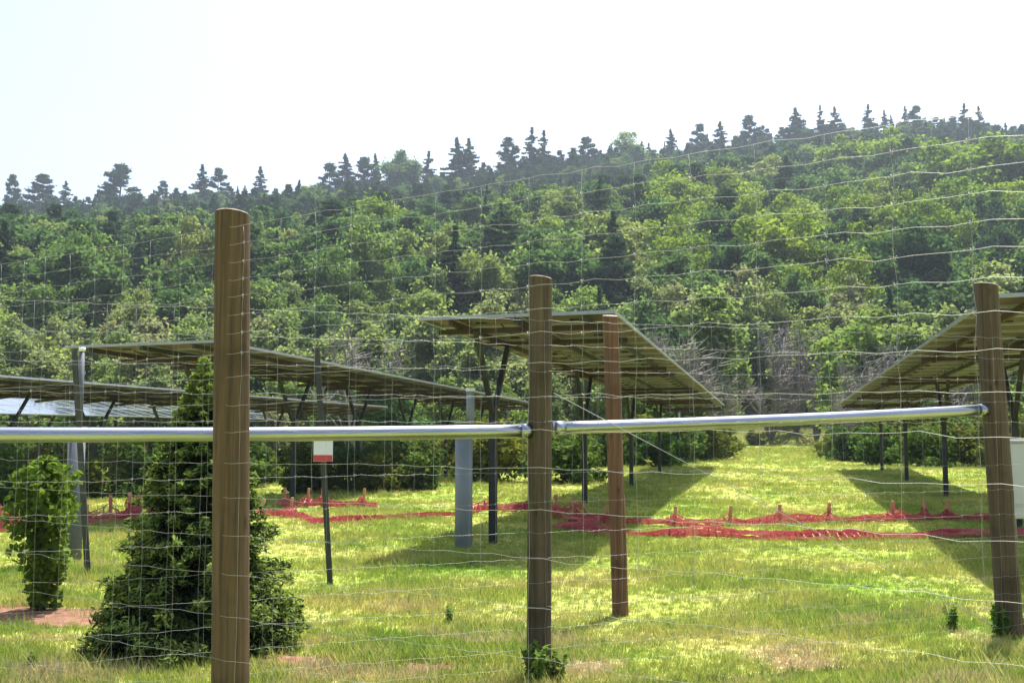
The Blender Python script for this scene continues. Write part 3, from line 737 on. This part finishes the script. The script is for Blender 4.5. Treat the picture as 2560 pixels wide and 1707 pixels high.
# ------------------------------------------------------------ grey poles, stakes with the sign, cabinet
def grey_pole(px, py_b, py_sh, px_u, py_top, wd_lo, wd_up, label, pm=None):
    pm = pm or M_POLE
    Y = F * EYE / (py_b - 1065); x = W(px, 1065, Y).x; z0 = gz(x, Y)
    o = empty('grey_pole', (x, Y, z0), label, 'pole', 'grey steel poles')
    zs = W(px, py_sh, Y).z - z0; zt = W(px, py_top, Y).z - z0; dx = W(px_u, 1065, Y).x - x
    b = MB(); b.tube([(0, 0, -.4), (0, 0, zs)], wd_lo / 2, 20); b.build('sleeve', pm, o, True)
    b = MB(); b.tube([(0, 0, zs - .02), (0, 0, zs + .02)], wd_lo / 2 * 1.12, 20); b.build('collar', pm, o, True)
    b = MB(); b.tube([(dx, 0, zs - .1), (dx, 0, zt)], wd_up / 2, 16); b.build('upper_tube', pm, o, True)
    b = MB(); b.tube([(dx, 0, zt), (dx, 0, zt + .05)], wd_up / 2 * 1.15, 16); b.build('cap', M_WHITE, o, True)  # sun on the pole top, put in as a white cap
    return o
grey_pole(1160, 1362, 1056, 1176, 978, .25, .12, 'grey steel pole with sunlit top coloured white left of the middle post')
grey_pole(193, 1402, 1070, 199, 878, .21, .07, 'dark grey steel pole behind the small sapling at the left', simple('dark_grey_paint', (.085, .095, .115), .6, var=.15))
def stake(px_t, py_t, px_b, py_b, wd, label):
    Y = F * EYE / (py_b - 1065); t = W(px_t, py_t, Y); x = W(px_b, 1065, Y).x; z0 = gz(x, Y)
    o = empty('metal_stake', (x, Y, z0), label, 'stake', 'thin metal stakes'); v = t - Vector((x, Y, z0))
    b = MB(); b.bar(v * -.12, v, wd, .012); b.bar(v * -.12 + Vector((0, wd*.4, 0)), v + Vector((0, wd*.4, 0)), .012, wd * .8); b.build('shaft', M_STAKE, o)
    b = MB()
    for k in range(14):
        p = v * (.15 + .8 * k / 14); b.box((p.x - .012, p.y - .016, p.z), (p.x + .012, p.y - .006, p.z + .02))
    b.build('studs', M_STAKE, o)
    return o, v, Y
st, v, Y = stake(792, 866, 831, 1452, .062, 'thin leaning metal stake carrying the white and red sign')
stake(186, 872, 232, 1432, .07, 'thin dark metal stake beside the small sapling')
# sign, hung on the first stake
sp = W(808, 1121, Y - .05)
so = empty('warning_sign', sp, 'small white sign with red bands on the thin stake', 'sign')
b = MB(); b.box((-.105, -.004, -.14), (.105, .004, .14)); b.build('plate', M_WHITE, so)
b = MB(); b.box((-.103, -.0075, .085), (.103, -.0045, .138)); b.build('red_band', M_RED, so)
b = MB(); b.box((-.103, -.0075, -.138), (.103, -.0045, -.07)); b.build('red_band', M_RED, so)
# cabinet at the right
Yc = 10.4; c0 = W(2512, 1104, Yc); c1 = W(2512, 1296, Yc); wC = .62
cz = gz(c0.x, Yc)
co = empty('electrical_cabinet', (c0.x, Yc, cz), 'pale grey-white electrical cabinet on legs at the right edge', 'electrical cabinet')
zb, zt = c1.z - cz, c0.z - cz
b = MB(); b.box((0, 0, zb), (wC, .3, zt)); b.build('body', M_CAB, co)
b = MB(); b.box((.02, -.018, zb + .02), (wC - .02, -.002, zt - .02)); d_ = b.build('door', M_CAB, co)
b = MB(); b.box((.07, -.022, zb + .11), (.30, -.0185, zb + .15)); b.build('vent', M_GREYP, d_)
b = MB(); b.box((wC - .1, -.04, (zb + zt) / 2 - .06), (wC - .07, -.0185, (zb + zt) / 2 + .06)); b.build('handle', M_DARK, d_)
b = MB(); b.box((-.015, -.03, zt + .001), (wC + .015, .32, zt + .02)); b.build('roof_plate', M_CAB, co)
for xx_ in (.1, wC - .1):
    b = MB(); b.box((xx_ - .035, .1, -.3), (xx_ + .035, .17, zb - .001)); b.build('leg', M_POLE, co)

# ------------------------------------------------------------ fallen red plastic net fences
def fallen_net(pts, width, label, seed, stakes=(), amp=.06, peak=.22):
    rs = np.random.RandomState(seed)
    P = [Vector((*p, 0)) for p in pts]; base = P[0].copy(); base.z = gz(base.x, base.y)
    o = empty('plastic_net_fence', base, label, 'net fence', 'fallen plastic net fences')
    seg = [(P[i+1] - P[i]).length for i in range(len(P)-1)]; tot = sum(seg)
    def at(s):
        i = 0
        while i < len(seg) - 1 and s > seg[i]: s -= seg[i]; i += 1
        return P[i] + (P[i+1] - P[i]) * min(1, s / seg[i]), (P[i+1] - P[i]).normalized()
    n = max(20, int(tot / .06)); m = 7; b = MB()
    for layer in range(2):                                     # the net lies folded over itself
        ph = rs.uniform(0, 6.28, 12); G = []; w0 = .5 * width * (.3 if layer else .1)
        for i in range(n + 1):
            s = tot * i / n; c, t = at(s); nrm = Vector((-t.y, t.x, 0)); row = []
            pk = max([math.exp(-(abs(s - q * tot) / .09)) for q in stakes] + [0])
            mod = .45 + .55 * math.sin(s*.9 + ph[4]) * math.sin(s*2.2 + ph[5])
            for j in range(m + 1):
                f = j / m
                across = (f - .5) * width * .42 * (.5 + .45 * math.sin(s*1.1 + ph[0])) + .09 * math.sin(s*2.9 + ph[1] + f*5) + w0 * math.sin(s*.7 + ph[6])
                hgt = .025 + mod * amp * (1 + math.sin(s*2.3 + ph[2] + f*9)) * .8 + amp * abs(math.sin(s*5.1 + ph[3] + f*6)) * mod + peak * pk * max(0, 1 - abs(f - .5) * 2.2) + rs.uniform(-.012, .012) + layer * .03
                q = c + nrm * across; q.z = gz(q.x, q.y) + hgt; row.append(q - base + t * rs.uniform(-.015, .015))
            G.append(row)
        for j in range(m + 1):
            for i in range(n):
                p, q = G[i][j], G[i+1][j]; wv = Vector((0, 0, .010 if 0 < j < m else .020))
                b.add([p - wv, q - wv, q + wv, p + wv], [(0, 1, 2, 3)])
        for i in range(0, n + 1, 2):
            for j in range(m):
                p, q = G[i][j], G[i][j+1]; t = Vector((.011, .005, 0)); b.add([p - t, p + t, q + t, q - t], [(0, 1, 2, 3)])
    nt_ = b.build('net', M_NET, o)
    for q in stakes:
        c, t = at(q * tot); b = MB(); z = gz(c.x, c.y); tp = Vector((c.x + rs.uniform(-.08, .08), c.y, z + peak + .16)) - base
        b.bar(Vector((c.x, c.y, z - .2)) - base, tp, .05, .05); b.build('stake', M_RUSTY, o)
    return o
M_RUSTY = simple('orange_stake', (.50, .22, .13), .8, var=.25)
def gp(px, py):
    Y = F * EYE / (py - 1065); return (W(px, 1065, Y).x, Y)
fallen_net([gp(1395, 1318), gp(1600, 1332), gp(1800, 1338), gp(2000, 1348), gp(2250, 1346), gp(2620, 1338)], .75, 'long fallen red net fence, nearer strand right of the middle post', 1, (), .055, 0)
fallen_net([gp(1420, 1300), gp(1530, 1303), gp(1750, 1308), gp(1960, 1310), gp(2200, 1308), gp(2330, 1300), gp(2480, 1306)], .7, 'fallen pink-red net fence with short stakes, farther strand right of the middle post', 2,
           (.09, .24, .36, .47, .58, .74, .84, .90), .05, .2)
fallen_net([gp(1188, 1282), gp(1260, 1280), gp(1330, 1278), gp(1400, 1290), gp(1510, 1312)], 1.3, 'bunched bright red net fence heaped behind the middle post', 3, (.08, .3, .55, .72), .12, .28)
fallen_net([gp(722, 1286), gp(800, 1312), gp(900, 1309), gp(1040, 1296), gp(1180, 1288)], .5, 'thin strand of brownish red net fence between the signpost and the grey pole', 4, (.02,), .03, .2)
fallen_net([gp(700, 1262), gp(790, 1264), gp(880, 1262), gp(945, 1262)], .6, 'short red net fence with upright stakes just right of the spruce', 5, (.06, .3, .46, .85), .05, .25)
fallen_net([gp(215, 1292), gp(290, 1290), gp(390, 1270)], 1.2, 'crumpled crimson net fence between the sapling and the spruce', 6, (.2, .5, .9), .13, .35)
fallen_net([gp(40, 1296), gp(150, 1290), gp(230, 1294), gp(400, 1280), gp(560, 1286), gp(735, 1290)], .5, 'long strand of red net fence passing behind the sapling and the spruce', 8, (.25, .9), .08, .2)
fallen_net([gp(-60, 1318), gp(0, 1312), gp(60, 1300)], 1.5, 'red net fence heap at the left edge behind the sapling', 7, (.5,), .14, .25)

# ------------------------------------------------------------ spruce, sapling, shrubs, weeds
Ys = F * EYE / (1600 - 1065); xs_ = W(508, 1065, Ys).x; zt_ = W(508, 925, Ys).z
so_ = empty('spruce_tree', (xs_, Ys, gz(xs_, Ys)), 'young spruce with dark skirt and pale green top behind the nearest post', 'tree')
rs = np.random.RandomState(5)
Q, S = spruce_crown(77, zt_, .83, 150000, .018, .0, 140, .36, .85, 3.6, .62, .09)
tipm = (S > .80) & (rs.rand(len(S)) < .7) | (Q[:, 0, 2] > zt_ * .84)
put('crown', quads_mesh('crown', Q, [M_SPRUCE, M_TIP], tipm.astype(int)), so_)
b = MB(); b.tube([(0, 0, -.2), (0, 0, zt_ * .5), (0, 0, zt_)], [.055, .03, .008], 8); b.build('trunk', M_BARK, so_, True)

Yp = F * EYE / (1517 - 1065); xp = W(122, 1065, Yp).x; zp = W(122, 1150, Yp).z
po = empty('sapling', (xp, Yp, gz(xp, Yp)), 'small leafy sapling narrow at the foot near the left edge', 'sapling')
P = []; 
SC_ = [(rs.rand() ** .8, rs.uniform(0, 6.283)) for _ in range(75)]
for k in range(2700):
    t, a0 = SC_[k % 75]; t = min(1, max(0, t + rs.normal() * .05)); z = zp * (.03 + .98 * t)
    prof = np.interp(t, [0, .15, .35, .55, .75, .92, 1.0], [.08, .11, .18, .235, .225, .15, .05]) * (1 + .22 * math.sin(z * 11) * math.cos(z * 5))
    a = a0 + rs.normal() * .42; rr_ = prof * rs.uniform(.2, 1.45) ** .8 * (1 + .25 * math.sin(3 * a + z * 4)); P.append((rr_ * math.cos(a), rr_ * math.sin(a), z))
P = np.array(P); put('crown', quads_mesh('crown', cards(P, rs.normal(size=P.shape) + P * np.array([2, 2, 0]) + np.array([0, 0, .5]), .052, rs, 1.5), [M_SAP]), po)
b = MB(); b.tube([(0, 0, -.2), (.01, 0, .4), (.0, .01, zp)], [.035, .025, .006], 7)
for k in range(14):
    z = zp * (.2 + .05 * k); a = k * 2.4; b.tube([(0, 0, z), (math.cos(a) * .16, math.sin(a) * .16, z + .16)], [.009, .003], 4)
b.build('trunk', M_BARK, po)

SHR = [bpy.data.meshes.get('x') or quads_mesh('foliage', broad_crown(900 + k, 1.6, .95, 3200, .085, -.3, 26), [M_SHRUB]) for k in range(3)]
WED = []
for k in range(3):
    r_ = np.random.RandomState(60 + k); Pw = []; Nw = []
    for q in range(11):
        a = r_.uniform(0, 6.283); ln = r_.uniform(.05, .26); hh = r_.uniform(.3, .62)
        for m_ in range(26):
            t = r_.rand(); b_ = r_.uniform(0, 6.283); sp = .05 * (1.2 - t)
            Pw.append((math.cos(a)*ln*(.4+.6*t) + math.cos(b_)*sp, math.sin(a)*ln*(.4+.6*t) + math.sin(b_)*sp, hh*t)); Nw.append((math.cos(b_)*.5, math.sin(b_)*.5, .9))
    WED.append(quads_mesh('foliage', cards(np.array(Pw), np.array(Nw) + r_.normal(size=(len(Pw), 3))*.3, .055, r_, 2.6), [M_WEED]))
def stems(h, r, k, seed):
    rs = np.random.RandomState(seed); b = MB()
    for i in range(k):
        a = rs.uniform(0, 6.283); b.tube([(0, 0, -.05), (math.cos(a)*r*.4, math.sin(a)*r*.4, h*.5), (math.cos(a)*r, math.sin(a)*r, h)], [.02*h, .012*h, .004*h], 4)
    return b.mesh('stem', M_BARK)
ST_S = stems(1.3, .6, 7, 1); ST_W = stems(.5, .15, 6, 2)
for px, py, h, lab in [(660, 1195, 1.1, 'yellow-green shrub under the left row right of the spruce'), (955, 1225, 1.25, 'bright rounded shrub left of the grey steel pole'),
        (1300, 1160, 1.6, 'leafy shrub left of the middle post beneath the rail'), (1440, 1180, 1.5, 'yellowish shrub between the middle and reddish posts'),
        (800, 1215, .9, 'low shrub behind the white and red sign'), (1060, 1170, 1.6, 'dark shrub left of the grey pole under the solar row'),
        (330, 1170, 1.6, 'grey-green shrub between sapling and spruce in the shade'), (60, 1180, 1.7, 'shrub at the left edge above the red net'),
        (1800, 1146, 1.9, 'dark shrub at the left end of the grass lane'), (1885, 1117, 1.5, 'low bush at the far end of the grass lane'), (2085, 1146, 1.5, 'bush at the right end of the grass lane'),
        (2345, 1150, 2.0, 'yellow-lit shrub left of the right post'), (2548, 1150, 2.6, 'lime green shrub right of the right post'), (1590, 1150, 2.0, 'shrub under the centre solar row right of the reddish post')]:
    x, y = gp(px, py); o = empty('shrub', (x, y, gz(x, y)), lab, 'shrub', 'shrubs among the solar rows', random.uniform(0, 6)); k = h / 1.6; o.scale = (k * 1.15, k * 1.15, k)
    put('foliage', SHR[int(px) % 3], o); put('stem', ST_S, o)
for px, py, h, lab in [(1325, 1695, .75, 'leafy weed left of the foot of the middle post'), (1385, 1690, .55, 'leafy weed right of the foot of the middle post'),
        (2478, 1578, .7, 'dark weed left of the right post foot'), (2360, 1560, .6, 'tall weed left of the right post in the meadow'), 
        (1130, 1545, .4, 'lone weed left of the middle post in the grass'), (2540, 1575, .45, 'weed right of the right post foot'),
        (100, 1660, .35, 'weed tuft at the bottom left below the sapling')]:
    x, y = gp(px, py); o = empty('leafy_weed', (x, y, gz(x, y)), lab, 'weed', 'leafy weeds in the meadow', random.uniform(0, 6)); k = h / .62 * .42; o.scale = (k * .9, k * .9, k)
    put('foliage', WED[int(px) % 3], o); put('stem', ST_W, o)
# shaded bushes under the left rows
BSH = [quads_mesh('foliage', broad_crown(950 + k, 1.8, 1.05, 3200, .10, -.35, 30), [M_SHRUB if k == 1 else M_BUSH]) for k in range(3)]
bl = sorted([(30, 1215, 1.5), (120, 1180, 1.9), (215, 1195, 1.3), (290, 1165, 1.8), (385, 1190, 1.7), (455, 1165, 1.7), (600, 1175, 1.8), (705, 1160, 1.9), (760, 1195, 1.3), (840, 1168, 1.8), (905, 1190, 1.4),
             (985, 1165, 1.9), (1040, 1195, 1.4), (1105, 1165, 2.0), (1215, 1175, 2.0), (1290, 1190, 1.5), (1410, 1175, 1.9)])[::2]
br_ = [(1500, 1165, 1.7), (1570, 1160, 2.2), (1640, 1165, 1.7), (1700, 1155, 2.1), (1765, 1150, 2.2), (2130, 1152, 2.0), (2190, 1160, 1.8), (2250, 1155, 2.2), (2310, 1165, 2.0), (2380, 1158, 2.2), (2440, 1165, 2.1)]
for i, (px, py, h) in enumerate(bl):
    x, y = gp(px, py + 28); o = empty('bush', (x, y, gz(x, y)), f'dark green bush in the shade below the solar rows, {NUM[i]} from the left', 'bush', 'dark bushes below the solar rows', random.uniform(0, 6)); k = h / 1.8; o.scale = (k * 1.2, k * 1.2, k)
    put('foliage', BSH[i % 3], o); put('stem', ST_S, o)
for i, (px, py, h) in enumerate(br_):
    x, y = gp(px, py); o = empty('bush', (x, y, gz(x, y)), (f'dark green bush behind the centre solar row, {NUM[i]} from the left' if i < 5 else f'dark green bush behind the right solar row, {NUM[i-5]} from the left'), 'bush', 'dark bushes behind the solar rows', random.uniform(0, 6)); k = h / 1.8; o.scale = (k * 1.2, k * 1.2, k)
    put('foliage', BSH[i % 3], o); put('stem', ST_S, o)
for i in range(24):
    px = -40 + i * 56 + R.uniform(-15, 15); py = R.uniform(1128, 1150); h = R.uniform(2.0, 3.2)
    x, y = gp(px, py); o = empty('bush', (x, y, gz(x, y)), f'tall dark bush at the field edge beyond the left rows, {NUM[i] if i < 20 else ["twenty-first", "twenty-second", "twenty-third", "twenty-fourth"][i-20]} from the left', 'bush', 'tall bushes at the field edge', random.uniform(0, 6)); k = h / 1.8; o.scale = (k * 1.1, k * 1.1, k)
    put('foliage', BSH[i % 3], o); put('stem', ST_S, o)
# dead grey bushes at the wood's edge
def dead_bush(seed, h, r):
    rs = np.random.RandomState(seed); b = MB()
    for i in range(26):
        a = rs.uniform(0, 6.283); L_ = r * rs.uniform(.3, 1); hh = h * rs.uniform(.5, 1)
        p1 = Vector((math.cos(a)*L_*.35, math.sin(a)*L_*.35, hh*.5)); p2 = Vector((math.cos(a)*L_, math.sin(a)*L_, hh))
        b.tube([(0, 0, -.3), p1, p2], [.09, .06, .02], 4, cap=False)
        for k in range(16):
            t = rs.uniform(.3, 1); q = p1 * (1 - t) + p2 * t; d = Vector(rs.normal(size=3)); d.z = abs(d.z)
            b.tube([q, q + d.normalized() * rs.uniform(.4, 1.3)], [.03, .012], 3, cap=False)
    return b.mesh('branches', M_TWIG)
DB = [dead_bush(1, 6.5, 3.0), dead_bush(2, 6.5, 3.4)]
for px, Y, h, lab in [(1925, 88, 6.0, 'dead grey bush behind the far end of the grass lane, left'), (2040, 87, 6.5, 'dead grey bush behind the far end of the grass lane, right'),
        (2150, 60, 5.5, 'dead grey twiggy tree above the lower end of the right row'), (2395, 59, 7.0, 'tall bare grey twiggy tree left of the right post top'), (1990, 90, 9.5, 'bare grey twiggy tree in the middle above the lane'),
        (890, 60, 7.6, 'bare grey twiggy tree between the nearest and middle posts'), (1800, 60, 5.0, 'bare grey bush beside the low end of the centre row'), (2250, 62, 6.5, 'bare grey tree over the sloping edge of the right row'),
        (2110, 58, 3.6, 'low bare grey bush at the low end of the right row'), (1700, 62, 7.5, 'bare grey tree above the sloping edge of the centre row')]:
    x = W(px, 1065, Y).x; o = empty('dead_bush', (x, Y, gz(x, Y)), lab, 'bush', 'dead grey bushes', random.uniform(0, 6)); k = h / 6.5; o.scale = (k * .9, k * .9, k)
    put('branches', DB[int(px) % 2], o)

# ------------------------------------------------------------ haze
b = MB(); b.box((-420, -60, -3), (420, 560, 168))
me = b.mesh('haze', [])
m, N, L = mat('haze_air'); oo = N.new('ShaderNodeOutputMaterial'); vv = N.new('ShaderNodeVolumePrincipled')
vv.inputs['Color'].default_value = (.72, .86, 1, 1); vv.inputs['Density'].default_value = .0003; vv.inputs['Anisotropy'].default_value = .4
L.new(vv.outputs[0], oo.inputs['Volume']); me.materials.clear(); me.materials.append(m)
tag(put('haze', me), 'thin summer haze over the field and hill', 'haze', kind='stuff')
